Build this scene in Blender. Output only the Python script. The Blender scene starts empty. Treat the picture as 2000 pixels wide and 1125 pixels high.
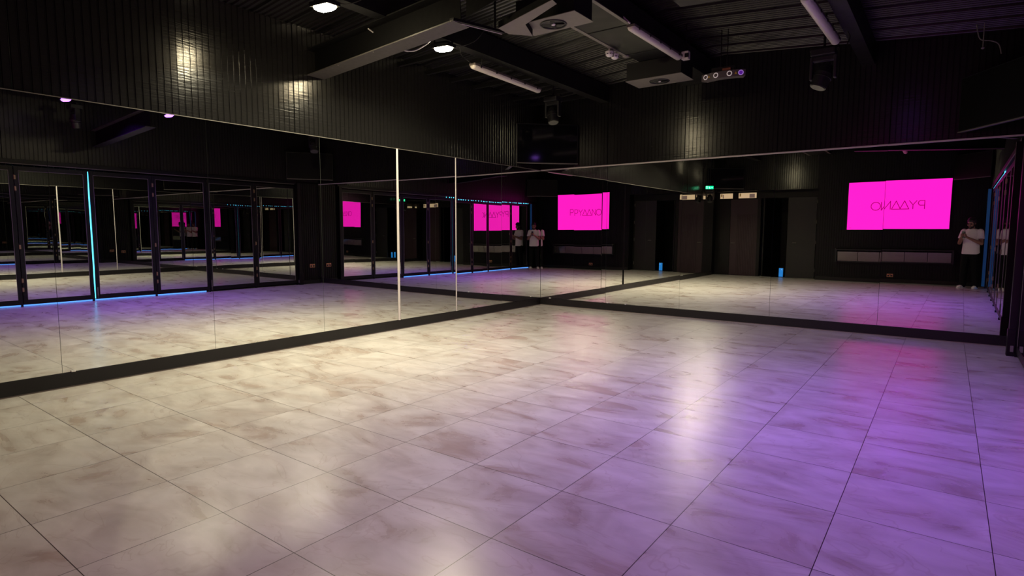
import bpy, bmesh, math, random
from mathutils import Vector, Matrix
R_ = math.radians
C = bpy.context.scene.collection
random.seed(7)

# ------------------------------------------------------------------ camera, world, exposure
W, YT, ZM, ZB = 6.79, -10.0, 2.497, 0.133      # room width, screen wall, mirror top, skirting top
sc = bpy.context.scene
cam = bpy.data.cameras.new('camera'); co = bpy.data.objects.new('camera', cam); C.objects.link(co)
yaw, pit, rol = R_(36.683), R_(-5.502), R_(0.111)
fw = Vector((-math.sin(yaw)*math.cos(pit), math.cos(yaw)*math.cos(pit), math.sin(pit)))
rt = Vector((math.cos(yaw), math.sin(yaw), 0)); up = rt.cross(fw)
r2 = rt*math.cos(rol)+up*math.sin(rol); u2 = -rt*math.sin(rol)+up*math.cos(rol)
m = Matrix((r2, u2, -fw)).transposed().to_4x4(); m.translation = Vector((6.1225, -9.1106, 1.37))
co.matrix_world = m
cam.sensor_width = 36; cam.lens = 36*1139.49/2000; cam.clip_start = 0.02; cam.clip_end = 100
sc.camera = co
w = bpy.data.worlds.new('world'); sc.world = w; w.use_nodes = True
w.node_tree.nodes['Background'].inputs[0].default_value = (0.02, 0.02, 0.03, 1)
w.node_tree.nodes['Background'].inputs[1].default_value = 0.02
vs = sc.view_settings; vs.view_transform = 'Standard'; vs.look = 'None'; vs.exposure = 0.0; vs.gamma = 1; vs.use_curve_mapping = False
cy = sc.cycles
cy.max_bounces = 16; cy.glossy_bounces = 14; cy.diffuse_bounces = 3; cy.sample_clamp_indirect = 18.0
cy.use_guiding = True; cy.caustics_reflective = True; cy.caustics_refractive = False; cy.blur_glossy = 0.3

WARM, UV = (1.0, 0.92, 0.66), (0.27, 0.03, 1.0)
P_WARM, P_UV = 70.0, 31.0
FLOODS = [  # x, y, z, kind, label
 (1.40, -4.08, 3.44, 'w', 'warm white flood light glowing by the bend of the big roof beam'),
 (1.36, -5.63, 3.44, 'w', 'warm white flood light at the top edge of the picture'),
 (5.42, -4.11, 3.44, 'u', 'violet flood light seen in the left mirrors beside the reflected beam'),
 (5.37, -5.68, 3.44, 'u', 'violet flood light seen at the top left edge of the left mirrors'),
]

# ------------------------------------------------------------------ materials
def mat(name, col, rough=0.5, metal=0.0, spec=0.5, emit=None, es=0.0, bump=None):
    mt = bpy.data.materials.new(name); mt.use_nodes = True
    nt = mt.node_tree; b = nt.nodes['Principled BSDF']
    b.inputs['Base Color'].default_value = (*col, 1); b.inputs['Roughness'].default_value = rough
    b.inputs['Metallic'].default_value = metal; b.inputs['Specular IOR Level'].default_value = spec
    if emit: b.inputs['Emission Color'].default_value = (*emit, 1); b.inputs['Emission Strength'].default_value = es
    tc = nt.nodes.new('ShaderNodeTexCoord'); n = nt.nodes.new('ShaderNodeTexNoise')
    sc_, var, bs = bump or (18, 0.12, 0.02)
    n.inputs['Scale'].default_value = sc_; n.inputs['Detail'].default_value = 4
    nt.links.new(tc.outputs['Object'], n.inputs['Vector'])
    mr = nt.nodes.new('ShaderNodeMapRange'); mr.inputs[3].default_value = max(0.0, rough-var); mr.inputs[4].default_value = min(1, rough+var)
    nt.links.new(n.outputs['Fac'], mr.inputs[0])
    if rough > 0.02: nt.links.new(mr.outputs[0], b.inputs['Roughness'])
    if bs:
        bp = nt.nodes.new('ShaderNodeBump'); bp.inputs['Strength'].default_value = bs; bp.inputs['Distance'].default_value = 0.01
        nt.links.new(n.outputs['Fac'], bp.inputs['Height']); nt.links.new(bp.outputs[0], b.inputs['Normal'])
    return mt
M = {}
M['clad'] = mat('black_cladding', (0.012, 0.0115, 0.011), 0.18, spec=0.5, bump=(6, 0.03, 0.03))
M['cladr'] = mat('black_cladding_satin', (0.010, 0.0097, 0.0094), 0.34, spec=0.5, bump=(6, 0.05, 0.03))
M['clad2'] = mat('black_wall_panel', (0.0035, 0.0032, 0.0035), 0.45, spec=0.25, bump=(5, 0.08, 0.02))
M['skirt'] = mat('black_skirting', (0.012, 0.011, 0.011), 0.42, spec=0.35, bump=(12, 0.1, 0.02))
M['deck'] = mat('dark_roof_deck', (0.014, 0.0135, 0.0135), 0.30, metal=0.0, spec=0.8, bump=(3, 0.08, 0.02))
M['steel'] = mat('painted_steel', (0.007, 0.0068, 0.0068), 0.5, spec=0.3, bump=(9, 0.1, 0.03))
M['lightsteel'] = mat('grey_steel', (0.17, 0.155, 0.135), 0.4, spec=0.5, bump=(14, 0.1, 0.02))
M['black'] = mat('black_plastic', (0.012, 0.012, 0.013), 0.4)
M['gloss'] = mat('black_glass', (0.004, 0.004, 0.005), 0.07, spec=0.6, bump=(3, 0.02, 0.0))
M['alu'] = mat('aluminium_trim', (0.62, 0.58, 0.55), 0.45, metal=0.35, bump=(30, 0.1, 0.02))
M['edge'] = mat('glass_edge', (0.10, 0.11, 0.10), 0.35)
M['white'] = mat('white_plastic', (0.72, 0.70, 0.68), 0.4)
M['diffuser'] = mat('batten_diffuser', (0.62, 0.58, 0.52), 0.35, bump=(60, 0.1, 0.03))
M['copper'] = mat('copper_plate', (0.75, 0.36, 0.20), 0.35, metal=0.6)
M['brass'] = mat('brass_hinge', (0.32, 0.23, 0.12), 0.4, metal=0.7)
M['frame'] = mat('black_door_frame', (0.004, 0.004, 0.0045), 0.4, spec=0.3)
M['door_red'] = mat('dark_maroon_door', (0.022, 0.006, 0.011), 0.5, bump=(8, 0.1, 0.03))
M['door_grey'] = mat('charcoal_door', (0.010, 0.009, 0.009), 0.5)
M['blue'] = mat('blue_led', (0.02, 0.08, 0.2), 0.4, emit=(0.10, 0.30, 1.0), es=1.7)
M['bluelow'] = mat('blue_lit_reveal', (0.01, 0.04, 0.1), 0.4, emit=(0.008, 0.055, 0.19), es=0.35)
M['cyan'] = mat('cyan_led', (0.1, 0.3, 0.4), 0.4, emit=(0.08, 0.62, 1.0), es=3.5)
M['yellow'] = mat('yellow_sticker', (0.65, 0.42, 0.06), 0.5)
M['cream'] = mat('glowing_cream_face', (0.5, 0.42, 0.32), 0.4, emit=(0.62, 0.42, 0.24), es=0.85)  # emission gives the cream face its brightness
M['creamdk'] = mat('glowing_block', (0.25, 0.18, 0.16), 0.5, emit=(0.30, 0.19, 0.16), es=0.35)
M['green'] = mat('exit_green', (0.0, 0.3, 0.12), 0.4, emit=(0.0, 0.85, 0.35), es=1.6)
M['signwhite'] = mat('exit_white', (0.7, 0.8, 0.7), 0.4, emit=(0.6, 1.0, 0.75), es=1.6)
M['screen'] = mat('magenta_screen', (0.02, 0.0, 0.01), 0.25, emit=(1.0, 0.010, 0.50), es=1.5, bump=(3, 0.02, 0.0))
M['logo'] = mat('screen_lettering', (0.02, 0.0, 0.01), 0.25, emit=(0.40, 0.0, 0.16), es=1.0, bump=(3, 0.02, 0.0))
M['lampw'] = mat('warm_lamp_lens', (0.8, 0.8, 0.7), 0.4, emit=(1.0, 0.84, 0.52), es=240)
M['lampu'] = mat('violet_lamp_lens', (0.3, 0.2, 0.8), 0.4, emit=(0.38, 0.14, 1.0), es=5)
M['ring'] = mat('lens_ring', (0.85, 0.80, 0.78), 0.4, emit=(0.8, 0.7, 0.65), es=0.25)
M['ringv'] = mat('violet_lens_ring', (0.6, 0.4, 0.85), 0.4, emit=(0.5, 0.25, 0.9), es=0.35)
M['taupe'] = mat('taupe_fixture_face', (0.10, 0.085, 0.08), 0.35)
M['skin'] = mat('skin', (0.30, 0.155, 0.105), 0.5, bump=(40, 0.08, 0.05))
M['tee'] = mat('white_cotton', (0.82, 0.76, 0.76), 0.85, spec=0.2, bump=(25, 0.08, 0.25))
M['trouser'] = mat('black_cloth', (0.006, 0.006, 0.007), 0.9, spec=0.15, bump=(20, 0.05, 0.2))
M['shoe'] = mat('white_leather', (0.80, 0.76, 0.68), 0.5)
M['hair'] = mat('black_hair', (0.006, 0.005, 0.005), 0.6, bump=(90, 0.1, 0.4))
M['beard'] = mat('dark_beard', (0.02, 0.012, 0.010), 0.7, bump=(140, 0.1, 0.4))
M['greydet'] = mat('grey_panel_screen', (0.004, 0.0038, 0.0038), 0.5, spec=0.15, bump=(5, 0.05, 0.0))
M['light_grey_lens'] = mat('grey_lens', (0.05, 0.048, 0.044), 0.35)

def stretch_bump(mt, scale, strength):
    nt = mt.node_tree; N = nt.nodes; b = N['Principled BSDF']
    tc = N.new('ShaderNodeTexCoord'); mp = N.new('ShaderNodeMapping'); mp.inputs['Scale'].default_value = scale
    n = N.new('ShaderNodeTexNoise'); n.inputs['Scale'].default_value = 1; n.inputs['Detail'].default_value = 3
    nt.links.new(tc.outputs['Object'], mp.inputs['Vector']); nt.links.new(mp.outputs[0], n.inputs['Vector'])
    bp = N.new('ShaderNodeBump'); bp.inputs['Strength'].default_value = strength; bp.inputs['Distance'].default_value = 0.01
    nt.links.new(n.outputs['Fac'], bp.inputs['Height']); nt.links.new(bp.outputs[0], b.inputs['Normal'])
stretch_bump(M['clad'], (3, 3, 55), 0.14)
def mirror_mat(name, col, rough=0.0):
    mt = bpy.data.materials.new(name); mt.use_nodes = True; nt = mt.node_tree
    b = nt.nodes['Principled BSDF']; b.inputs['Metallic'].default_value = 1; b.inputs['Roughness'].default_value = rough
    tc = nt.nodes.new('ShaderNodeTexCoord'); n = nt.nodes.new('ShaderNodeTexNoise'); n.inputs['Scale'].default_value = 0.55; n.inputs['Detail'].default_value = 1
    nt.links.new(tc.outputs['Object'], n.inputs['Vector'])
    bp = nt.nodes.new('ShaderNodeBump'); bp.inputs['Strength'].default_value = 0.06; bp.inputs['Distance'].default_value = 0.02
    nt.links.new(n.outputs['Fac'], bp.inputs['Height']); nt.links.new(bp.outputs[0], b.inputs['Normal'])
    n2 = nt.nodes.new('ShaderNodeTexNoise'); n2.inputs['Scale'].default_value = 3; n2.inputs['Detail'].default_value = 6
    nt.links.new(tc.outputs['Object'], n2.inputs['Vector'])
    rp = nt.nodes.new('ShaderNodeValToRGB'); rp.color_ramp.elements[0].color = (*[c*0.97 for c in col], 1); rp.color_ramp.elements[1].color = (*col, 1)
    nt.links.new(n2.outputs['Fac'], rp.inputs[0]); nt.links.new(rp.outputs[0], b.inputs['Base Color'])
    return mt
M['mirror'] = mirror_mat('mirror_glass', (0.88, 0.90, 0.87))
M['doormirror'] = mirror_mat('door_mirror_glass', (0.72, 0.74, 0.72))

def floor_mat():
    mt = bpy.data.materials.new('marbled_floor_tiles'); mt.use_nodes = True; nt = mt.node_tree; N = nt.nodes; L = nt.links
    b = N['Principled BSDF']
    geo = N.new('ShaderNodeTexCoord')
    add = N.new('ShaderNodeVectorMath'); add.operation = 'ADD'; add.inputs[1].default_value = (-0.355+6.0, 0.56+12.0, 0)
    L.new(geo.outputs['Object'], add.inputs[0])
    dv = N.new('ShaderNodeVectorMath'); dv.operation = 'SCALE'; dv.inputs['Scale'].default_value = 1/0.6
    L.new(add.outputs[0], dv.inputs[0])
    fl = N.new('ShaderNodeVectorMath'); fl.operation = 'FLOOR'; L.new(dv.outputs[0], fl.inputs[0])
    fr = N.new('ShaderNodeVectorMath'); fr.operation = 'FRACTION'; L.new(dv.outputs[0], fr.inputs[0])
    wn = N.new('ShaderNodeTexWhiteNoise'); wn.noise_dimensions = '2D'; L.new(fl.outputs[0], wn.inputs['Vector'])
    # local tile coords, shifted per tile
    off = N.new('ShaderNodeVectorMath'); off.operation = 'MULTIPLY_ADD'; off.inputs[1].default_value = (17, 23, 9)
    L.new(wn.outputs['Color'], off.inputs[0]); L.new(dv.outputs[0], off.inputs[2])
    rot = N.new('ShaderNodeMapping'); rot.inputs['Rotation'].default_value = (0, 0, R_(-22)); rot.inputs['Scale'].default_value = (0.8, 1.6, 1)
    L.new(off.outputs[0], rot.inputs['Vector'])
    w1 = N.new('ShaderNodeTexNoise'); w1.inputs['Scale'].default_value = 1.1; w1.inputs['Detail'].default_value = 6; w1.inputs['Roughness'].default_value = 0.55; w1.inputs['Distortion'].default_value = 1.2
    L.new(rot.outputs[0], w1.inputs['Vector'])
    r1 = N.new('ShaderNodeValToRGB'); e = r1.color_ramp.elements
    e[0].position = 0.31; e[0].color = (0.41, 0.335, 0.29, 1); e[1].position = 0.66; e[1].color = (0.61, 0.575, 0.54, 1)
    x = e.new(0.42); x.color = (0.51, 0.46, 0.42, 1); x = e.new(0.53); x.color = (0.575, 0.535, 0.495, 1)
    L.new(w1.outputs['Fac'], r1.inputs[0])
    # thin veins
    w2 = N.new('ShaderNodeTexNoise'); w2.inputs['Scale'].default_value = 0.9; w2.inputs['Detail'].default_value = 3; w2.inputs['Distortion'].default_value = 2.2
    L.new(rot.outputs[0], w2.inputs['Vector'])
    ab = N.new('ShaderNodeMath'); ab.operation = 'SUBTRACT'; ab.inputs[1].default_value = 0.5; L.new(w2.outputs['Fac'], ab.inputs[0])
    ab2 = N.new('ShaderNodeMath'); ab2.operation = 'ABSOLUTE'; L.new(ab.outputs[0], ab2.inputs[0])
    mr = N.new('ShaderNodeMapRange'); mr.inputs[1].default_value = 0; mr.inputs[2].default_value = 0.012; mr.inputs[3].default_value = 0.30; mr.inputs[4].default_value = 0
    L.new(ab2.outputs[0], mr.inputs[0])
    mx = N.new('ShaderNodeMix'); mx.data_type = 'RGBA'; mx.inputs['B'].default_value = (0.36, 0.27, 0.23, 1)
    L.new(mr.outputs[0], mx.inputs['Factor']); L.new(r1.outputs[0], mx.inputs['A'])
    # grout
    sx = N.new('ShaderNodeSeparateXYZ'); L.new(fr.outputs[0], sx.inputs[0])
    def edge(o):
        a = N.new('ShaderNodeMath'); a.operation = 'SUBTRACT'; a.inputs[1].default_value = 0.5; L.new(o, a.inputs[0])
        c = N.new('ShaderNodeMath'); c.operation = 'ABSOLUTE'; L.new(a.outputs[0], c.inputs[0])
        d = N.new('ShaderNodeMath'); d.operation = 'GREATER_THAN'; d.inputs[1].default_value = 0.5-0.0032; L.new(c.outputs[0], d.inputs[0])
        return d
    a, c = edge(sx.outputs[0]), edge(sx.outputs[1])
    mxm = N.new('ShaderNodeMath'); mxm.operation = 'MAXIMUM'; L.new(a.outputs[0], mxm.inputs[0]); L.new(c.outputs[0], mxm.inputs[1])
    g = N.new('ShaderNodeMix'); g.data_type = 'RGBA'; g.inputs['B'].default_value = (0.06, 0.045, 0.04, 1)
    L.new(mxm.outputs[0], g.inputs['Factor']); L.new(mx.outputs['Result'], g.inputs['A'])
    w3 = N.new('ShaderNodeTexNoise'); w3.inputs['Scale'].default_value = 2.6; w3.inputs['Detail'].default_value = 5; w3.inputs['Distortion'].default_value = 0.8
    L.new(rot.outputs[0], w3.inputs['Vector'])
    m3 = N.new('ShaderNodeMapRange'); m3.inputs[1].default_value = 0.3; m3.inputs[2].default_value = 0.7; m3.inputs[3].default_value = 0.86; m3.inputs[4].default_value = 1.05
    L.new(w3.outputs['Fac'], m3.inputs[0])
    mu = N.new('ShaderNodeVectorMath'); mu.operation = 'SCALE'; L.new(g.outputs['Result'], mu.inputs[0]); L.new(m3.outputs[0], mu.inputs['Scale'])
    L.new(mu.outputs[0], b.inputs['Base Color'])
    b.inputs['Specular IOR Level'].default_value = 0.5
    rr = N.new('ShaderNodeMapRange'); rr.inputs[3].default_value = 0.24; rr.inputs[4].default_value = 0.33
    L.new(w1.outputs['Fac'], rr.inputs[0]); L.new(rr.outputs[0], b.inputs['Roughness'])
    bp = N.new('ShaderNodeBump'); bp.inputs['Strength'].default_value = 0.25; bp.inputs['Distance'].default_value = 0.002; bp.invert = True
    L.new(mxm.outputs[0], bp.inputs['Height']); L.new(bp.outputs[0], b.inputs['Normal'])
    return mt
M['floor'] = floor_mat()

# ------------------------------------------------------------------ mesh helpers
def box(bm, x0, x1, y0, y1, z0, z1, mx=None):
    vs_ = [bm.verts.new((x, y, z)) for z in (z0, z1) for y in (y0, y1) for x in (x0, x1)]
    for f in ((0, 2, 3, 1), (4, 5, 7, 6), (0, 1, 5, 4), (2, 6, 7, 3), (0, 4, 6, 2), (1, 3, 7, 5)):
        bm.faces.new([vs_[i] for i in f])
    if mx: bmesh.ops.transform(bm, matrix=mx, verts=vs_)
    return vs_
def cyl(bm, p0, p1, r0, r1=None, n=20, cap=True):
    r1 = r0 if r1 is None else r1
    p0, p1 = Vector(p0), Vector(p1); d = (p1-p0).normalized()
    a = d.orthogonal().normalized(); b = d.cross(a)
    A = [bm.verts.new(p0+a*math.cos(t)*r0+b*math.sin(t)*r0) for t in [2*math.pi*i/n for i in range(n)]]
    B = [bm.verts.new(p1+a*math.cos(t)*r1+b*math.sin(t)*r1) for t in [2*math.pi*i/n for i in range(n)]]
    for i in range(n): bm.faces.new((A[i], A[(i+1) % n], B[(i+1) % n], B[i]))
    if cap: bm.faces.new(A[::-1]); bm.faces.new(B)
def tube(bm, pts, r, n=8):
    pts = [Vector(p) for p in pts]; rings = []
    a = (pts[1]-pts[0]).orthogonal().normalized()
    for i, p in enumerate(pts):
        d = (pts[min(i+1, len(pts)-1)]-pts[max(i-1, 0)]).normalized()
        a = (a-d*a.dot(d)).normalized(); b = d.cross(a)
        rings.append([bm.verts.new(p+(a*math.cos(t)+b*math.sin(t))*r) for t in [2*math.pi*k/n for k in range(n)]])
    for A, B in zip(rings, rings[1:]):
        for k in range(n): bm.faces.new((A[k], A[(k+1) % n], B[(k+1) % n], B[k]))
    bm.faces.new(rings[0][::-1]); bm.faces.new(rings[-1])
def torus(bm, c, ax, R, r, n=28, k=8):
    c = Vector(c); d = Vector(ax).normalized(); a = d.orthogonal().normalized(); b = d.cross(a); rg = []
    for i in range(n):
        t = 2*math.pi*i/n; rad = a*math.cos(t)+b*math.sin(t)
        rg.append([bm.verts.new(c+rad*(R+r*math.cos(s))+d*r*math.sin(s)) for s in [2*math.pi*j/k for j in range(k)]])
    for i in range(n):
        A, B = rg[i], rg[(i+1) % n]
        for j in range(k): bm.faces.new((A[j], A[(j+1) % k], B[(j+1) % k], B[j]))
def dome(bm, c, r, h, flip=-1, n=24, k=6):
    rings = []
    for i in range(k):
        t = (math.pi/2)*i/k
        rings.append([bm.verts.new((c[0]+r*math.cos(t)*math.cos(a), c[1]+r*math.cos(t)*math.sin(a), c[2]+flip*h*math.sin(t))) for a in [2*math.pi*j/n for j in range(n)]])
    tip = bm.verts.new((c[0], c[1], c[2]+flip*h))
    for A, B in zip(rings, rings[1:]):
        for j in range(n): bm.faces.new((A[j], A[(j+1) % n], B[(j+1) % n], B[j]))
    for j in range(n): bm.faces.new((rings[-1][j], rings[-1][(j+1) % n], tip))
    bm.faces.new(rings[0][::-1])
def smooth_path(pts, n=8):
    pts = [Vector(p) for p in pts]; out = []
    P = [pts[0]]+pts+[pts[-1]]
    for i in range(1, len(P)-2):
        for k in range(n):
            t = k/n; p0, p1, p2, p3 = P[i-1], P[i], P[i+1], P[i+2]
            out.append(0.5*((2*p1)+(p2-p0)*t+(2*p0-5*p1+4*p2-p3)*t*t+(3*p1-p0-3*p2+p3)*t**3))
    out.append(pts[-1]); return out
class B:  # one mesh under construction
    def __init__(s): s.bm = bmesh.new()
    def __getattr__(s, k):
        f = {'box': box, 'cyl': cyl, 'tube': tube, 'torus': torus, 'dome': dome}[k]
        return lambda *a, **kw: (f(s.bm, *a, **kw), s)[1]
def obj(name, b, m, parent=None, loc=None, rot=None, smooth=False, bevel=0, label=None):
    bm = b.bm if isinstance(b, B) else b
    bmesh.ops.recalc_face_normals(bm, faces=bm.faces)
    me = bpy.data.meshes.new(name); bm.to_mesh(me); bm.free()
    if smooth:
        me.polygons.foreach_set('use_smooth', [True]*len(me.polygons))
        try: me.set_sharp_from_angle(angle=R_(40))
        except Exception: pass
    o = bpy.data.objects.new(name, me); C.objects.link(o)
    me.materials.append(M[m] if isinstance(m, str) else m)
    if parent: o.parent = parent
    if loc: o.location = loc
    if rot: o.rotation_euler = rot
    if bevel:
        md = o.modifiers.new('bevel', 'BEVEL'); md.width = bevel; md.segments = 2; md.limit_method = 'ANGLE'
    if label: o['label'] = label
    return o
def thing(name, label, cat, loc=(0, 0, 0), rot=(0, 0, 0), group=None):
    o = bpy.data.objects.new(name, None); C.objects.link(o); o.empty_display_size = 0.1
    o.location = loc; o.rotation_euler = rot; o['label'] = label; o['category'] = cat
    if group: o['group'] = group
    return o
def tag(o, label, cat, group=None):
    o['label'] = label; o['category'] = cat
    if group: o['group'] = group
    return o
def struct(o): o['kind'] = 'structure'; return o
def copy_tree(o, parent=None):
    c = o.copy(); C.objects.link(c); c.parent = parent
    for ch in list(o.children): copy_tree(ch, c)
    return c

def ellip_loft(bm, rings, n=24, pw=2.3):
    RRs = []
    for (cx, cyy, cz, rx, ry) in rings:
        ring_ = []
        for k in range(n):
            a = 2*math.pi*k/n; c, s = math.cos(a), math.sin(a)
            ring_.append(bm.verts.new((cx+rx*math.copysign(abs(c)**(2/pw), c), cyy+ry*math.copysign(abs(s)**(2/pw), s), cz)))
        RRs.append(ring_)
    for A, Bq in zip(RRs, RRs[1:]):
        for k in range(n): bm.faces.new((A[k], A[(k+1) % n], Bq[(k+1) % n], Bq[k]))
    bm.faces.new(RRs[0][::-1]); bm.faces.new(RRs[-1])

def zdeck(x): return 4.0-0.085*abs(x-3.3)

# ------------------------------------------------------------------ floor, ceiling, walls
struct(obj('floor', B().box(-0.1, W+0.9, -10.9, 0.1, -0.06, 0.0), 'floor'))

def deck():
    bm = bmesh.new(); prof = []; y = -10.6; k = 0; pitch = 0.07
    while y < 0.06:
        d = 0.018
        prof += [(y, 0), (y+pitch*0.38, 0), (y+pitch*0.5, d), (y+pitch*0.88, d)]
        k += 1
        if k % 6 == 0:
            prof += [(y+pitch*0.94, -0.012), (y+pitch*0.99, -0.012)]
        y += pitch
    xs = [-0.06, 3.3, W+0.12]
    rows = [[bm.verts.new((x, yy, zdeck(x)+dz)) for yy, dz in prof] for x in xs]
    for A, Bq in zip(rows, rows[1:]):
        for i in range(len(prof)-1): bm.faces.new((A[i], A[i+1], Bq[i+1], Bq[i]))
    r = bmesh.ops.extrude_face_region(bm, geom=list(bm.faces))
    bmesh.ops.translate(bm, verts=[v for v in r['geom'] if isinstance(v, bmesh.types.BMVert)], vec=(0, 0, 0.05))
    return bm
struct(obj('ceiling', deck(), 'deck'))

def slab_wall(name, pts, nrm, m):   # polygon extruded away from the room
    bm = bmesh.new(); A = [bm.verts.new(p) for p in pts]; Bv = [bm.verts.new(Vector(p)+Vector(nrm)) for p in pts]
    bm.faces.new(A); bm.faces.new(Bv[::-1]); n = len(pts)
    for i in range(n): bm.faces.new((A[i], A[(i+1) % n], Bv[(i+1) % n], Bv[i]))
    return struct(obj(name, bm, m))
wl = slab_wall('wall_left', [(-0.03, 0.03, 0), (-0.03, -10.5, 0), (-0.03, -10.5, zdeck(0)), (-0.03, 0.03, zdeck(0))], (-0.08, 0, 0), 'clad2')
wb = slab_wall('wall_back', [(-0.03, 0.03, 0), (W+0.03, 0.03, 0), (W+0.03, 0.03, zdeck(W)), (3.3, 0.03, 4.0), (-0.03, 0.03, zdeck(0))], (0, 0.08, 0), 'clad2')
wr = slab_wall('wall_right', [(W+0.03, 0.03, 2.52), (W+0.03, -10.5, 2.52), (W+0.03, -10.5, zdeck(W)), (W+0.03, 0.03, zdeck(W))], (0.08, 0, 0), 'clad2')

def ribs(L, z0f, z1f, pitch=0.062, d=0.007):
    """slatted sheet: u from 0..L, face toward +v, narrow grooves; returns bmesh in (u, v, z)"""
    bm = bmesh.new(); prof = []; n = max(1, round(L/pitch)); p = L/n
    for i in range(n):
        u = i*p
        prof += [(u+0.002, -d), (u+0.005, 0.0), (u+0.0065, 0.0025), (u+0.0095, 0.0025), (u+0.011, 0), (u+p-0.003, 0), (u+p-0.001, -d)]
    lo = [bm.verts.new((u, v, z0f(u))) for u, v in prof]; hi = [bm.verts.new((u, v, z1f(u))) for u, v in prof]
    for i in range(len(prof)-1): bm.faces.new((lo[i], lo[i+1], hi[i+1], hi[i]))
    return bm
def sheets(parent, n, total, tilt, place, z0f, z1f, m='clad', step=None):
    L = L_ = step or total/n
    for i in range(n):
        u0 = i*L_; L = min(L_, total-u0)
        bm = ribs(L-0.002, lambda u: z0f(u0+u), lambda u: z1f(u0+u))
        t = tilt[i % len(tilt)]
        mx = Matrix.Translation((L/2, 0, 0)) @ Matrix.Rotation(R_(t[0]), 4, 'Z') @ Matrix.Translation((-L/2, 0, 0))
        bmesh.ops.transform(bm, matrix=mx, verts=bm.verts)
        bmesh.ops.transform(bm, matrix=place(u0), verts=bm.verts)
        obj('cladding_sheet', bm, m, parent)
# left wall: u runs along -y starting at y=0 ; face +x
def pl(u0): return Matrix(((0, 1, 0, -0.006), (-1, 0, 0, -u0), (0, 0, 1, 0), (0, 0, 0, 1)))
sheets(wl, 8, 9.95, [(0,), (.3,), (-.3,), (.2,), (0.3,), (-1.4,), (.5,), (0,)], pl, lambda u: ZM+0.01, lambda u: zdeck(0)-0.0, step=1.272)
def pb(u0): return Matrix(((1, 0, 0, u0), (0, -1, 0, 0.006), (0, 0, 1, 0), (0, 0, 0, 1)))
sheets(wb, 5, W, [(0,), (.5,), (-.3,), (.4,), (0,)], pb, lambda u: ZM+0.01, lambda u: zdeck(u)-0.0)
def prr(u0): return Matrix(((0, -1, 0, W+0.006), (-1, 0, 0, -u0), (0, 0, 1, 0), (0, 0, 0, 1)))
sheets(wr, 8, 9.95, [(.3,), (0,), (-.4,), (.2,), (.6,), (-.3,), (0,), (.4,)], prr, lambda u: 2.545, lambda u: zdeck(W)-0.0, m='cladr')

# wall with the screen, set back doorway on its left
wf = bmesh.new()
box(wf, 2.93, W+0.03, -10.12, YT-0.002, 0, zdeck(W)); box(wf, 2.93, W-1, -10.12, YT-0.002, 3.6, 3.75)
box(wf, -0.03, 2.93, -10.12, YT-0.002, 2.66, 3.75); box(wf, -0.03, 2.93, -10.42, -10.32, 2.44, 3.75)
box(wf, 2.93, 3.03, -10.42, -10.12, 0, 3.0); box(wf, -0.03, 0.44, -10.42, -10.32, 0, 2.44); box(wf, 1.27, 1.37, -10.42, -10.32, 0, 2.44)
box(wf, 2.86, 2.93, -10.42, -10.32, 0, 2.44)
wfo = struct(obj('wall_front', wf, 'clad2'))
def pf(u0): return Matrix(((1, 0, 0, u0), (0, 1, 0, YT), (0, 0, 1, 0), (0, 0, 0, 1)))
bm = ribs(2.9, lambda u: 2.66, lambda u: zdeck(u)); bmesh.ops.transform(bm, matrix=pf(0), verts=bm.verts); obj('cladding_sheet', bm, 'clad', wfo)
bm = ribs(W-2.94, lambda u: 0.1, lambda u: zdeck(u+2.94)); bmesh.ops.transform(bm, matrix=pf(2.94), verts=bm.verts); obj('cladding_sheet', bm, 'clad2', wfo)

# skirtings
o = struct(obj('baseboard_left', B().box(-0.03, 0.008, -9.98, 0.02, 0.012, ZB), 'skirt', bevel=0.002))
o = struct(obj('baseboard_back', B().box(-0.02, W-0.0, -0.008, 0.03, 0.012, ZB), 'skirt', bevel=0.002))
struct(obj('baseboard_front', B().box(2.94, W+0.02, YT-0.01, YT+0.012, 0.0, 0.10), 'skirt', bevel=0.002))
struct(obj('trim_1', B().box(0.0, W-0.01, -0.004, 0.03, 0.0, 0.012).box(-0.02, 0.004, -9.98, 0.0, 0.0, 0.012), mat('floor_sealant', (0.22, 0.19, 0.16), 0.6)))
# aluminium capping of the mirrors
struct(obj('trim_2', B().box(0.0, W, -0.012, 0.02, ZM-0.004, ZM+0.016), 'alu', bevel=0.002))
struct(obj('trim_3', B().box(-0.02, 0.006, -9.95, 0.0, ZM-0.001, ZM+0.006), 'lightsteel'))
def joint_strip(name, y, k):   # bevelled joint strip: bright face toward the near end of the wall, dark back
    def tri(p):
        bm = bmesh.new(); A = [bm.verts.new((a, y+b*k, ZB)) for a, b in p]; D = [bm.verts.new((a, y+b*k, ZM)) for a, b in p]
        bm.faces.new(A); bm.faces.new(D[::-1])
        for i in range(len(p)): bm.faces.new((A[i], A[(i+1) % len(p)], D[(i+1) % len(p)], D[i]))
        return bm
    o = struct(obj(name, tri([(0.0, -0.018), (0.020*k, 0.006), (0.0, 0.006)]), 'alu'))
    obj('dark_backing', tri([(0.0, 0.0065), (0.021*k, 0.0065), (0.021*k, 0.009), (0.0, 0.009)]), 'frame', o)
joint_strip('trim_4', -3.540, 1.0); joint_strip('trim_5', -2.350, 0.5)

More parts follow.
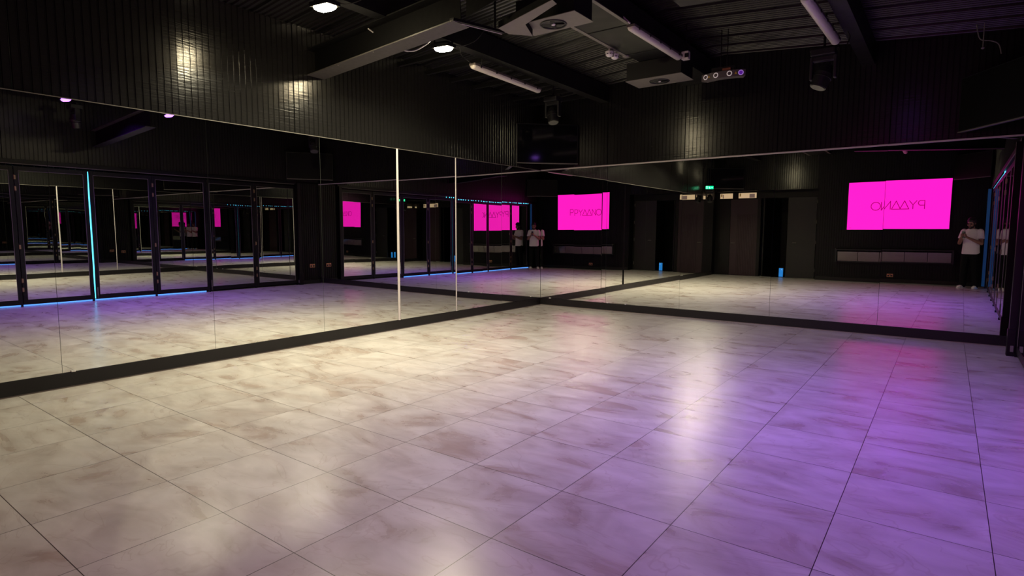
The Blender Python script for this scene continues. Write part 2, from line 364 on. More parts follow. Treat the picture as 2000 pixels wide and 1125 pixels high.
# ------------------------------------------------------------------ wall mirrors
LY = [0, -1.187, -2.35, -3.54, -4.77, -6.115, -7.447, -8.75, -9.95]
RX = [0, 1.375, 2.70, 4.068, 5.424, W]
Lt = [(-.18, .08), (.28, .15), (0.05, -.05), (0.0, -.2), (0.05, -.2), (0, -.2), (0, -.2), (0, -.2)]
Rt = [(-.36, 0), (.06, .0), (.0, .04), (-.253, .058), (-.421, .018)]
Llab = ['wall mirror in the room corner, narrowest of the left wall, meeting the back wall mirrors',
        'second wall mirror from the room corner on the left wall, before the thin bright joint',
        'left wall mirror between the thin bright joint and the thick pale joint strip',
        'left wall mirror just left of the thick pale joint strip, reflecting a double socket',
        'left wall mirror reflecting the two nearest framed doors and the black ribbed panel',
        'left wall mirror reflecting the blue vertical slit between the folding doors',
        'left wall mirror cut by the left edge of the picture',
        'last wall mirror of the left wall, beside the recessed doorway behind the viewpoint']
Rlab = ['back wall mirror touching the room corner, reading the screen word the right way round',
        'second mirror of the back wall from the corner, reflecting the far left doors dimly',
        'middle mirror of the back wall, reflecting the exit sign',
        'back wall mirror reflecting the left part of the pink screen and the grey door',
        'rightmost back wall mirror, showing the person']
def wall_mirror(L, lab, mw, grp):
    t = thing('wall_mirror', lab, 'mirror', group=grp); t.matrix_world = mw
    h = ZM-ZB-0.006
    obj('mirror_glass', B().box(-L/2+0.0015, L/2-0.0015, -0.0006, 0.0, -h/2, h/2), 'mirror', t)
    obj('glass_edge', B().box(-L/2+0.0015, L/2-0.0015, -0.006, -0.0007, -h/2, h/2), 'edge', t)
    return t
for i in range(8):
    a, b = LY[i], LY[i+1]; yw, pt = R_(Lt[i][0]), R_(Lt[i][1])
    n = Vector((math.cos(yw)*math.cos(pt), math.sin(yw)*math.cos(pt), math.sin(pt)))
    u = Vector((-math.sin(yw), math.cos(yw), 0)); z = -n.cross(u) if (-n.cross(u)).z > 0 else n.cross(u)
    u = n.cross(z)
    mw = Matrix((u, n, z)).transposed().to_4x4(); mw.translation = (0, (a+b)/2, (ZM+ZB)/2)
    wall_mirror(abs(a-b), Llab[i], mw, 'mirrors along the left wall')
for i in range(5):
    a, b = RX[i], RX[i+1]; yw, pt = R_(Rt[i][0]), R_(Rt[i][1])
    n = Vector((math.sin(yw)*math.cos(pt), -math.cos(yw)*math.cos(pt), math.sin(pt)))
    z = Vector((0, 0, 1)); z = (z-n*z.dot(n)).normalized(); u = n.cross(z)
    mw = Matrix((u, n, z)).transposed().to_4x4(); mw.translation = ((a+b)/2, 0, (ZM+ZB)/2)
    wall_mirror(abs(a-b), Rlab[i], mw, 'mirrors along the back wall')
def clip(x, y, z, ax, lab):
    t = obj('mirror_clip', B().box(-0.016, 0.016, -0.006, 0.006, -0.004, 0.010), 'white', None, (x, y, z), (0, 0, ax), bevel=0.002)
    tag(t, lab, 'clip', 'white clips holding the mirrors above the skirting')
clip(0.006, -7.37, ZB+0.004, R_(90), 'small white mirror clip on the left skirting near the left edge of the picture')
clip(1.42, -0.006, ZB+0.004, 0, 'white mirror clip just right of the first back wall joint')
clip(1.76, -0.006, ZB+0.004, 0, 'white mirror clip second from the corner on the back skirting')
clip(0.22, -0.006, ZB+0.004, 0, 'small shiny mirror clip close to the room corner')

# ------------------------------------------------------------------ right wall: black panel, post, folding mirror doors
LEAF0, LW = -0.66, 1.085
pan = bmesh.new(); box(pan, W+0.03, W+0.08, -0.58, 0.03, 0, 2.545)
rp = ribs(0.56, lambda u: 0.1, lambda u: 2.50); 
bmesh.ops.transform(rp, matrix=Matrix(((0, -1, 0, W+0.015), (-1, 0, 0, -0.01), (0, 0, 1, 0), (0, 0, 0, 1))), verts=rp.verts)
po = struct(obj('trim_6', pan, 'clad2')); obj('ribbed_facing', rp, 'clad2', po)
struct(obj('baseboard_right', B().box(W-0.002, W+0.03, -0.56, -0.01, 0.0, 0.10), 'skirt'))
# jamb post and header track
pb_ = struct(obj('trim_7', B().box(W-0.065, W+0.05, -0.655, -0.565, 0.0, 2.50).box(W-0.075, W+0.0, -0.66, -0.56, 0.0, 0.30), 'frame', bevel=0.004))
obj('latch_plate', B().box(W-0.045, W-0.015, -0.6625, -0.66, 0.05, 0.12), 'lightsteel', pb_, bevel=0.001)
hd = struct(obj('trim_8', B().box(W-0.018, W+0.06, -9.62, -0.56, 2.47, 2.545), 'frame', bevel=0.003))
obj('track_lip', B().box(W-0.02, W-0.012, -9.5, -0.7, 2.462, 2.472), 'lightsteel', hd)
struct(obj('trim_9', B().box(W-0.02, W+0.08, -10.0, -9.50, 0.0, 2.47), 'frame'))
leafang = [0.0, 0.15, -0.2, 0.4, -0.2, 0.12, -0.08, 0.05]
leaflab = ['folding mirror door nearest the back mirrors, beside the black ribbed wall panel',
 'second folding mirror door from the back mirrors, black framed',
 'third folding mirror door from the back mirrors, with hinges on its frame',
 'folding mirror door just right of the blue vertical slit as reflected on the left',
 'folding mirror door just left of the blue vertical slit as reflected on the left',
 'sixth folding mirror door from the back mirrors, reflected at the far left edge',
 'seventh folding mirror door, beside the viewpoint',
 'last folding mirror door, next to the person and the upright blue glowing reveal']
for i in range(8):
    y1 = LEAF0-i*LW; y0 = y1-LW
    if i == 3: y0 += 0.011
    if i == 4: y1 -= 0.011
    t = thing('folding_mirror_door', leaflab[i], 'door', (W+0.01, (y0+y1)/2, 0), (0, 0, R_(leafang[i])), 'black framed folding mirror doors of the right wall')
    h = (y1-y0)/2-0.004; z0, z1 = 0.035, 2.43
    fr = B()
    fr.box(-0.003, 0.030, -h, -h+0.062, z0, z1); fr.box(-0.003, 0.030, h-0.062, h, z0, z1)
    fr.box(-0.003, 0.030, -h+0.062, h-0.062, z0, z0+0.085); fr.box(-0.003, 0.030, -h+0.062, h-0.062, z1-0.075, z1)
    obj('door_frame', fr, 'frame', t, bevel=0.003)
    obj('mirror_pane', B().box(0.0, 0.004, -h+0.062, h-0.062, z0+0.085, z1-0.075), 'doormirror', t)
    obj('strip_blocker', B().box(-0.014, 0.030, h-0.03, h, 0.0, z0), 'frame', t)  # block added to hide the blue floor strip at grazing views
    bd = B()
    bd.box(-0.0015, 0.0, -h+0.062, -h+0.068, z0+0.085, z1-0.075).box(-0.0015, 0.0, h-0.068, h-0.062, z0+0.085, z1-0.075)
    bd.box(-0.0015, 0.0, -h+0.068, h-0.068, z1-0.081, z1-0.075)
    obj('glazing_bead', bd, 'lightsteel', t)
    if i % 2 == 0:
        for zz in (0.30, 0.46, 1.05, 2.05, 2.24):
            obj('hinge', B().cyl((-0.007, -h-0.003, zz-0.04), (-0.007, -h-0.003, zz+0.04), 0.005, n=10).box(-0.0045, -0.003, -h, -h+0.022, zz-0.035, zz+0.035), 'brass', t)
    else:
        obj('bottom_bolt', B().box(-0.009, -0.003, -h+0.02, -h+0.034, 0.10, 0.26).cyl((-0.008, -h+0.027, 0.10), (-0.008, -h+0.027, 0.03), 0.003, n=8), 'lightsteel', t)
# blue light strips behind and under the doors
tag(obj('light_strip', B().box(W+0.062, W+0.070, -6.9, -2.9, 0.003, 0.026), 'blue'), 'thin blue light strip along the floor under the middle folding doors', 'light strip')
tag(obj('light_strip', B().box(W+0.062, W+0.070, -9.46, -6.92, 0.003, 0.028), 'blue'), 'blue light strip on the floor under the last folding doors near the person', 'light strip')
bmS = bmesh.new()
pts = [(0.04, .006), (0.5, .014), (0.9, .020), (1.35, .022), (1.8, .018), (2.1, .011), (2.42, .004)]
Av = [bmS.verts.new((W+0.065, -4.982-wd, z)) for z, wd in pts]; Bv = [bmS.verts.new((W+0.065, -4.982+wd, z)) for z, wd in pts]
for k in range(len(pts)-1): bmS.faces.new((Av[k], Bv[k], Bv[k+1], Av[k+1]))
ex = bmesh.ops.extrude_face_region(bmS, geom=list(bmS.faces)); bmesh.ops.translate(bmS, verts=[v for v in ex['geom'] if isinstance(v, bmesh.types.BMVert)], vec=(0.01, 0, 0))
tag(obj('light_strip', bmS, 'cyan'), 'bright cyan upright light slit between two folding doors, reflected on the left', 'light strip')
tag(obj('light_strip', B().box(W-0.085, W-0.022, -9.50, -9.47, 0.05, 2.44), 'bluelow'), 'upright jamb reveal beside the person, blue light on it made as glow', 'light strip')  # blue light falling on the jamb reveal, put in as emission
ls = thing('light_strip', 'dashed pale blue light strip above the folding doors', 'light strip', (W+0.012, -9.38, 2.452))
y = 0.0; seg0 = None
while y < 4.7:
    if seg0 is None:
        seg0 = obj('led_segment', B().box(-0.006, 0.018, 0.004, 0.005, -0.014, 0.016), 'cyan', ls); lv0 = obj('view_blocker', B().box(-0.018, 0.020, -0.003, 0.004, -0.018, 0.018), 'frame', ls)  # opaque plate added so each segment shows from one direction only
    else:
        for o_ in (seg0, lv0):
            c = o_.copy(); C.objects.link(c); c.parent = ls; c.location = (0, y, 0)
    y += random.choice((0.085, 0.11, 0.15))
# dark backing of the space behind the doors
struct(obj('trim_10', B().box(W+0.10, W+0.14, -10.4, 0.0, 0, 2.55), 'frame'))

# ------------------------------------------------------------------ sockets
def socket(loc, rz, lab):
    t = thing('double_socket', lab, 'socket', loc, (0, 0, rz), 'copper double sockets low on the walls')
    obj('socket_plate', B().box(-0.074, 0.074, -0.006, 0.0, -0.044, 0.044), 'copper', t, bevel=0.003)
    for sx in (-1, 1):
        obj('socket_face', B().box(sx*0.036-0.024, sx*0.036+0.024, -0.009, -0.006, -0.030, 0.012), 'black', t, bevel=0.002)
        obj('switch', B().box(sx*0.018-0.008, sx*0.018+0.008, -0.011, -0.006, 0.014, 0.030), 'black', t, bevel=0.001)
socket((W+0.006, -0.24, 0.46), R_(-90), 'copper double socket on the black ribbed panel beside the mirror corner')
socket((4.74, YT+0.006, 0.205), R_(180), 'copper double socket on the black wall under the pink screen')

# ------------------------------------------------------------------ doors of the front wall
d1 = struct(obj('door_1', B().box(0.44, 1.27, -10.375, -10.335, 0.005, 2.43), 'door_red', bevel=0.004))
rr_ = ribs(0.56, lambda u: 0.02, lambda u: 1.95, pitch=0.05, d=0.003); bmesh.ops.transform(rr_, matrix=Matrix(((1, 0, 0, 0.66), (0, 1, 0, -10.328), (0, 0, 1, 0), (0, 0, 0, 1))), verts=rr_.verts)
obj('ribbed_panel', rr_, 'door_red', d1)
for zz in (0.25, 1.2, 2.2): obj('hinge', B().cyl((1.275, -10.33, zz-0.05), (1.275, -10.33, zz+0.05), 0.007, n=10), 'lightsteel', d1)
obj('door_handle', B().cyl((0.50, -10.335, 1.05), (0.50, -10.29, 1.05), 0.010, n=12).cyl((0.50, -10.29, 1.05), (0.62, -10.29, 1.05), 0.009, n=12), 'lightsteel', d1)
d2 = struct(obj('door_2', B().box(2.06, 2.855, -10.335, -10.295, 0.005, 2.44), 'door_grey', bevel=0.004))
for zz in (0.25, 1.1, 1.7, 2.3): obj('hinge', B().cyl((2.862, -10.288, zz-0.05), (2.862, -10.288, zz+0.05), 0.008, n=10), 'lightsteel', d2)
obj('door_handle', B().cyl((2.23, -10.30, 1.08), (2.23, -10.25, 1.08), 0.010, n=12).cyl((2.23, -10.25, 1.08), (2.33, -10.25, 1.08), 0.009, n=12), 'lightsteel', d2)
t = thing('store_room', 'dark passage with blue glow seen through the narrow gap beside the grey door', 'passage', (0, 0, 0)); 
obj('passage_lining', B().box(1.46, 2.5, -12.2, -12.15, 0, 2.5).box(1.42, 1.46, -12.2, -10.42, 0, 2.5).box(2.5, 2.54, -12.2, -10.42, 0, 2.5).box(1.42, 2.54, -12.2, -10.42, 2.5, 2.54).box(1.42, 2.54, -12.2, -10.42, -0.04, 0.0), 'frame', t)
t['kind'] = 'structure'; t.name = 'trim_11'
del t['category']
cb = thing('light_box', 'glowing blue box on the floor in the gap beside the grey door', 'light box', (1.90, -10.5, 0))
obj('box_shell', B().box(-0.065, 0.075, -0.06, 0.06, 0, 0.30), 'black', cb, bevel=0.004)
obj('lit_face', B().box(-0.055, 0.065, 0.06, 0.064, 0.015, 0.285), mat('blue_box_face', (0.02, 0.1, 0.3), 0.4, emit=(0.012, 0.20, 0.62), es=1.0), cb)
obj('pale_corner', B().box(0.0, 0.02, 0.0645, 0.066, 0, 0.05), mat('pale_blue_tape', (0.2, 0.4, 0.6), 0.4, emit=(0.2, 0.5, 0.8), es=0.7), cb, loc=(0.035, 0, 0.215), rot=(0, R_(-40), 0))
def oblong(x0, x1, dark, lab):  # unidentified cream fitting; its brightness is added as emission
    t = thing('oblong_fitting', lab, 'fitting', ((x0+x1)/2, YT-0.30, 2.455), group='small glowing cream fittings above the doorway'); h = (x1-x0)/2
    obj('fitting_frame', B().box(-h-0.015, h+0.015, -0.015, 0.008, -0.015, 0.0).box(-h-0.015, h+0.015, -0.015, 0.008, 0.165, 0.18).box(-h-0.015, -h, -0.015, 0.008, 0, 0.165).box(h, h+0.015, -0.015, 0.008, 0, 0.165), 'frame', t)
    obj('glowing_face', B().box(-h, h, -0.012, -0.004, 0, 0.165), 'cream', t)
    obj('darker_block', B().box(*dark, -0.004, 0.0, 0.01, 0.13), 'creamdk', t)
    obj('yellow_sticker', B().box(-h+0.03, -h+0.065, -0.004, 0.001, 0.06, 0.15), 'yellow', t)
oblong(0.68, 1.23, (0.06, 0.22), 'glowing cream transom window over the maroon door with a dark paper block')
oblong(0.10, 0.50, (-0.12, -0.09), 'glowing cream transom window nearest the mirror wall end, two dark bars on it')

# ------------------------------------------------------------------ big screen
X0, X1, Z0, Z1 = 3.707, 5.977, 1.478, 2.776
sT = thing('video_screen', 'large magenta wall screen showing a dark word, seen in the back mirrors', 'screen', (0, YT, 0))
obj('screen_casing', B().box(X0-0.015, X1+0.015, 0.006, 0.066, Z0-0.015, Z1+0.015), 'black', sT, bevel=0.004)
obj('display', B().box(X0, X1, 0.066, 0.070, Z0, Z1), 'screen', sT)
def strokes(bm, segs, x, w_, z, h, th):
    for (a, b2, c, d) in segs:   # unit coords, x grows to the reader's right (world -x)
        p, q = Vector((x-a*w_, 0, z+b2*h)), Vector((x-c*w_, 0, z+d*h))
        dv = (q-p).normalized(); nn = Vector((-dv.z, 0, dv.x))*th/2; p = p-dv*th*0.4; q = q+dv*th*0.4
        vv = [bm.verts.new(v+Vector((0, 0.0705, 0))) for v in (p-nn, p+nn, q+nn, q-nn)]
        ff = bm.faces.new(vv); ex = bmesh.ops.extrude_face_region(bm, geom=[ff])
        bmesh.ops.translate(bm, verts=[v for v in ex['geom'] if isinstance(v, bmesh.types.BMVert)], vec=(0, 0.0012, 0))
def ring(cx_, cz_, rx, rz_, a0=0, a1=360, n=28):
    return [(cx_+rx*math.cos(R_(a0+(a1-a0)*k/n)), cz_+rz_*math.sin(R_(a0+(a1-a0)*k/n)), cx_+rx*math.cos(R_(a0+(a1-a0)*(k+1)/n)), cz_+rz_*math.sin(R_(a0+(a1-a0)*(k+1)/n))) for k in range(n)]
TW, XL, LZ, LH, TH = 1.15, 5.42, 2.005, 0.215, 0.019
glyph = [('P', 0.0, 0.12, [(0, 0, 0, 1), (0, 1, .6, 1), (0, .42, .6, .42)]+ring(.6, .71, .4, .29, -90, 90, 14)),
 ('Y', .15, .145, [(0, 1, .5, .5), (1, 1, .5, .5), (.5, .5, .5, 0)]),
 ('D', .30, .175, [(0, 0, 1, 0), (0, 0, .5, 1), (1, 0, .5, 1)]),
 ('D', .465, .175, [(0, 0, 1, 0), (0, 0, .5, 1), (1, 0, .5, 1)]),
 ('N', .665, .125, [(0, 0, 0, 1), (0, 1, 1, 0), (1, 0, 1, 1)]),
 ('O', .81, .19, ring(.5, .5, .5, .5))]
for nm, x, wd, sg in glyph:
    bm = bmesh.new(); strokes(bm, sg, XL-x*TW, wd*TW, LZ, LH, TH); obj('letter', bm, 'logo', sT)
obj('corner_mark', B().box(3.77, 3.81, 0.0705, 0.0712, 1.525, 1.532), 'black', sT)

# glass fronted ledge under the screen
sh = thing('wall_shelf', 'long dark shelf with sloping glass front under the pink screen', 'shelf', (0, YT, 0))
obj('shelf_top', B().box(3.46, 6.12, 0.008, 0.22, 0.895, 0.925), 'black', sh, bevel=0.003)
obj('end_panel', B().box(3.46, 3.50, 0.008, 0.20, 0.56, 0.895), 'black', sh); obj('end_panel', B().box(6.08, 6.12, 0.008, 0.20, 0.56, 0.895), 'black', sh)
for k in range(5):
    xa = 3.52+k*0.512
    bm = bmesh.new(); box(bm, xa, xa+0.50, -0.003, 0.003, -0.135, 0.135)
    bmesh.ops.transform(bm, matrix=Matrix.Translation((0, 0.15, 0.725)) @ Matrix.Rotation(R_(-13), 4, 'X'), verts=bm.verts)
    obj('glass_front', bm, mat('smoked_glass', (0.30, 0.285, 0.27), 0.12, metal=0.85, bump=(3, .03, 0)), sh)
obj('shelf_bottom', B().box(3.50, 6.08, 0.008, 0.12, 0.56, 0.585), 'black', sh)
obj('shelf_stud', B().cyl((3.47, 0.2, 0.925), (3.47, 0.2, 0.945), 0.012, n=10), 'lightsteel', sh)

# ------------------------------------------------------------------ corner televisions
def corner_tv(p0, p1, z0, z1, lab, m='gloss'):
    p0, p1 = Vector(p0), Vector(p1); L = (p1-p0).length; ang = math.atan2((p1-p0).y, (p1-p0).x)
    t = thing('television', lab, 'television', (*((p0+p1)/2), z0), (0, 0, ang), 'black televisions mounted across the room corners')
    h = z1-z0
    obj('casing', B().box(-L/2, L/2, 0.0, 0.05, 0, h), 'black', t, bevel=0.004)
    obj('display', B().box(-L/2+0.012, L/2-0.012, -0.003, 0.0, 0.02, h-0.012), m, t)
    obj('bezel_edge', B().box(-L/2, L/2, -0.006, 0.0, 0, 0.010), 'lightsteel', t)
    obj('wall_bracket', B().box(-0.12, 0.12, 0.05, 0.22, h*0.4, h*0.6).box(-0.02, 0.02, 0.05, 0.34, h*0.45, h*0.55), 'black', t)
    return t
corner_tv((0.03, -0.80), (0.80, -0.03), 2.56, 3.24, 'black television mounted across the corner above the meeting mirrors')
corner_tv((6.14, -0.06), (6.72, -0.94), 2.575, 3.22, 'black television across the far right corner above the mirrors', 'greydet')
corner_tv((0.93, -9.93), (0.08, -9.12), 2.72, 3.35, 'black television above the maroon door, seen in the back mirrors')
corner_tv((6.72, -9.2), (6.0, -9.92), 2.72, 3.35, 'black television above the person in the screen wall corner', 'greydet')

# ------------------------------------------------------------------ roof steelwork
def ibeam_y(bm, x, zb, y0, y1, h=0.22, fwid=0.14):
    box(bm, x-fwid/2, x+fwid/2, y0, y1, zb, zb+0.012); box(bm, x-fwid/2, x+fwid/2, y0, y1, zb+h-0.012, zb+h); box(bm, x-0.006, x+0.006, y0, y1, zb+0.012, zb+h-0.012)
for x, zb, lab in ((1.28, 3.56, 'black lengthwise roof purlin above the warm lit batten on the left'), (5.12, 3.56, 'black lengthwise roof purlin above the rightmost batten light')):
    bm = bmesh.new(); box(bm, x, x+0.10, -10.0, 0.0, zb, zdeck(x)-0.01); box(bm, x-0.05, x, -10.0, 0.0, zb, zb+0.01)
    tag(obj('roof_purlin', bm, 'steel'), lab, 'beam', 'lengthwise purlins under the roof deck')
# main duct under the ridge
md = thing('ceiling_duct', 'large black rectangular duct running under the ridge toward the mirror corner', 'duct', (0, 0, 0))
obj('duct_casing', B().box(2.66, 3.16, -10.0, 0.0, 3.64, 3.90), mat('duct_black', (0.008, 0.008, 0.0085), 0.42, spec=0.3, bump=(4, 0.1, 0.03)), md, bevel=0.004)
obj('duct_flange', B().box(2.615, 2.66, -10.0, -1.9, 3.632, 3.64), 'lightsteel', md, label='pale flange along the duct edge')
obj('duct_flange', B().box(3.16, 3.20, -10.0, -2.9, 3.632, 3.64), 'lightsteel', md, label='pale flange along the duct edge')
for yy in (-9, -8, -7, -6, -5, -4, -3, -2, -1): obj('duct_joint', B().box(2.655, 3.165, yy-0.01, yy+0.01, 3.634, 3.64), 'steel', md)
def outlet(cx, y0, y1, cyy, lab, sl):
    t = thing('duct_outlet', lab, 'vent', (cx, cyy, 3.40), group='dropped duct boxes with round air outlets')
    obj('outlet_box', B().box(-sl/2, sl/2, y0-cyy, y1-cyy, 0.006, 0.235), 'steel', t, bevel=0.003)
    obj('bottom_plate', B().box(-sl/2-0.012, sl/2+0.012, y0-cyy-0.012, y1-cyy+0.012, 0.0, 0.006), 'lightsteel', t)
    g = obj('round_diffuser', B().torus((0, 0, -0.002), (0, 0, 1), 0.125, 0.010), 'black', t, smooth=True)
    obj('diffuser_throat', B().cyl((0, 0, -0.001), (0, 0, 0.0), 0.122, n=32), 'black', g)
    for k in range(4):
        a = k*math.pi/2+0.5
        bm = bmesh.new(); box(bm, 0.02, 0.11, -0.028, 0.028, -0.006, -0.004); bmesh.ops.transform(bm, matrix=Matrix.Rotation(a, 4, 'Z') @ Matrix.Rotation(R_(18), 4, 'X'), verts=bm.verts)
        obj('diffuser_blade', bm, 'steel', g)
    obj('diffuser_hub', B().dome((0, 0, -0.004), 0.022, 0.012), 'white', g, smooth=True)
    return t
outlet(2.87, -1.64, -1.22, -1.42, 'small far duct box with round air outlet under the duct end', 0.76)
outlet(2.89, -4.27, -3.93, -4.10, 'large near duct box with round air outlet at the top of the picture', 0.67)
# rafters (both halves) with bottom flange coloured paler for the floor light on it
def rafter(x0, z0, x1, z1, y, lab, fwid=0.15, h=0.30, m='steel', yaw_=0):
    L = math.hypot(x1-x0, z1-z0); a = -math.atan2(z1-z0, x1-x0)
    t = thing('roof_rafter', lab, 'beam', (x0, y, z0), (0, a, yaw_), 'sloping roof rafters')
    obj('web', B().box(0, L, -0.005, 0.005, 0.012, h-0.012), 'clothblack', t)
    obj('bottom_flange', B().box(0, L, -fwid/2, fwid/2, 0, 0.012), m, t); obj('top_flange', B().box(0, L, -fwid/2, fwid/2, h-0.012, h), 'steel', t)
    for k in range(1, int(L/0.6)+1):
        obj('bolt', B().cyl((k*0.6-0.05, -fwid/2+0.02, -0.006), (k*0.6-0.05, -fwid/2+0.02, 0.0), 0.008, n=6), 'lightsteel', t)
    return t
M['rafterl'] = mat('rafter_flange_lit', (0.075, 0.069, 0.064), 0.4); M['clothblack'] = mat('deep_black_paint', (0.0025, 0.0025, 0.0028), 0.7, spec=0.15)  # flange colour includes floor bounce; web colour darkened against lamp light
rafter(0.0, 3.185, 2.30, 3.33, -4.79, 'big sloping roof beam running up from the left wall', fwid=0.23, m='rafterl')
rafter(W, 3.185, 4.45, 3.33, -4.83, 'sloping roof beam of the right half, seen in the left mirrors between violet lamps', m='rafterl')
def prism(bm, pts, z0, z1):
    A = [bm.verts.new((x, y, z0)) for x, y in pts]; D = [bm.verts.new((x, y, z1)) for x, y in pts]
    bm.faces.new(A[::-1]); bm.faces.new(D)
    for i in range(len(pts)): bm.faces.new((A[i], A[(i+1) % len(pts)], D[(i+1) % len(pts)], D[i]))
br = thing('duct_branch', 'flat slanting duct branch with pale underside crossing in front of the near duct outlet', 'duct', (0, 0, 0))
P_ = [(2.51, -4.49), (3.31, -4.77), (3.29, -4.67), (2.78, -4.42), (2.65, -4.11), (2.49, -4.30)]
bm = bmesh.new(); prism(bm, P_, 3.334, 3.395); obj('branch_casing', bm, 'clothblack', br)
bm = bmesh.new(); prism(bm, P_, 3.330, 3.334); obj('underside_plate', bm, 'lightsteel', br)
hb = thing('haunch_bracket', 'dark angled steel bracket with lit edge painted bright at the bend of the big beam', 'bracket', (0, 0, 0))
obj('bracket_arm', (lambda b_: (prism(b_.bm, [(2.25, -4.90), (2.30, -4.90), (2.47, -4.34), (2.43, -4.33)], 3.335, 3.36), b_)[1])(B()), 'steel', hb)
obj('lit_edge', B().tube([(2.262, -4.905, 3.333), (2.43, -4.33, 3.333)], 0.004, 6), 'alu', hb)  # light along the bracket edge, drawn as a pale tube
bm = bmesh.new(); A_ = [(2.37, 3.375), (3.3, 3.58), (3.3, 3.95), (2.37, 3.66)]
Va = [bm.verts.new((x, -4.80, z)) for x, z in A_]; Vb = [bm.verts.new((x, -4.79, z)) for x, z in A_]; bm.faces.new(Va); bm.faces.new(Vb[::-1])
for i in range(4): bm.faces.new((Va[i], Va[(i+1) % 4], Vb[(i+1) % 4], Vb[i]))
tag(obj('gusset_plate', bm, 'clothblack'), 'black steel plate continuing the big beam upward beyond its bend', 'plate')
obj('hanging_rod', B().cyl((2.42, -4.43, 3.36), (2.42, -4.43, 3.92), 0.011, n=10), 'steel', hb)
# small cross battens on the left bay
for k in range(9):
    y = -0.35-k*0.52
    tag(obj('roof_batten', B().box(0.0, 1.27, y-0.025, y+0.025, 3.60, 3.655), 'steel'), 'narrow black roof batten between the left wall and the purlin, %s from the back wall' % ['first', 'second', 'third', 'fourth', 'fifth', 'sixth', 'seventh', 'eighth', 'ninth'][k], 'beam', 'narrow cross battens over the left bay')
    
# ------------------------------------------------------------------ lamps
def flood(x, y, z, kind, lab):
    t = thing('flood_light', lab, 'lamp', (x, y, z), (R_(5), R_(1), R_(8)) if kind == 'w' else (R_(11), R_(3), R_(8)), 'square flood lights under the roof')
    obj('lamp_housing', B().box(-0.115, 0.115, -0.085, 0.085, 0.004, 0.045).box(-0.08, 0.08, -0.05, 0.05, 0.045, 0.07), 'black', t, bevel=0.004)
    lb_ = bmesh.new()
    ellip_loft(lb_, [(0, 0, 0.004, .098, .070), (0, 0, -0.014, .092, .064), (0, 0, -0.028, .070, .046), (0, 0, -0.034, .035, .022)], 24, 5)
    obj('lamp_lens', lb_, 'lampw' if kind == 'w' else 'lampu', t)
    obj('lamp_bracket', B().box(-0.125, -0.117, -0.012, 0.012, 0.02, 0.17).box(0.117, 0.125, -0.012, 0.012, 0.02, 0.17).box(-0.125, 0.125, -0.012, 0.012, 0.165, 0.173), 'steel', t)
    if kind == 'u': tag(obj('lamp_arm', B().box(5.21, x, y-0.015, y+0.015, 3.60, 3.62), 'steel'), 'short steel arm holding the %s violet flood light' % ('farther' if y > -5 else 'nearer'), 'arm')
    obj('lamp_lead', B().tube(smooth_path([(0.05, 0.05, 0.06), (0.16, 0.12, 0.03), (0.3, 0.2, 0.08), (0.42, 0.24, 0.2)]), 0.004), 'steel', t)
    ld = bpy.data.lights.new('flood_beam', 'AREA'); ld.shape = 'RECTANGLE'; ld.size = 0.18; ld.size_y = 0.12; ld.spread = R_(150) if kind == 'w' else R_(125)
    ld.color = WARM if kind == 'w' else UV; ld.energy = P_WARM if kind == 'w' else P_UV
    lo = bpy.data.objects.new('flood_beam', ld); C.objects.link(lo); lo.parent = t; lo.location = (0, 0, -0.038)
    return t
for f in FLOODS: flood(*f)

def batten(p0, p1, lab):
    p0, p1 = Vector(p0), Vector(p1); L = (p1-p0).length; d = (p1-p0)/L
    t = thing('batten_light', lab, 'lamp', p0, (0, 0, math.atan2(d.y, d.x)), 'unlit batten lights under the roof')
    bm = bmesh.new(); n = 10; rings = []
    for u, s in ((0, .55), (0.012, .9), (0.03, 1), (L-0.03, 1), (L-0.012, .9), (L, .55)):
        rings.append([bm.verts.new((u, -0.045*s*math.cos(a), -0.042*s*math.sin(a)-0.0)) for a in [math.pi*k/n for k in range(n+1)]])
    for A, Bq in zip(rings, rings[1:]):
        for k in range(n): bm.faces.new((A[k], A[k+1], Bq[k+1], Bq[k]))
        bm.faces.new((A[n], A[0], Bq[0], Bq[n]))
    bm.faces.new(rings[0]); bm.faces.new(rings[-1][::-1])
    obj('lamp_diffuser', bm, 'diffuser', t, smooth=True)
    obj('lamp_tray', B().box(0.0, L, -0.050, 0.050, 0.0, 0.028), 'taupe', t, bevel=0.005)
    for k in range(5):
        u = 0.12+(L-0.24)*k/4
        for s in (-1, 1): obj('clip', B().box(u-0.012, u+0.012, s*0.052-0.003, s*0.052+0.003, -0.012, 0.02), 'black', t)
    for u in (0.2, L-0.2): obj('hanger', B().cyl((u, 0, 0.028), (u, 0, 0.13 if p0.z < 3.5 else 0.05), 0.006, n=8), 'steel', t)
    return t
batten((1.223, -3.378, 3.44), (1.166, -1.80, 3.44), 'unlit batten light in warm glow left of the duct, nearest the corner')
batten((3.22, -3.07, 3.59), (3.23, -1.67, 3.59), 'unlit batten light beside the black duct with a white cable at its end')
batten((4.979, -3.233, 3.44), (5.014, -1.72, 3.44), 'rightmost unlit batten light, tinted pink, above the right moving head')
batten((4.97, -9.3, 3.44), (5.0, -7.8, 3.44), 'unlit batten light near the pink screen, seen only in reflections')

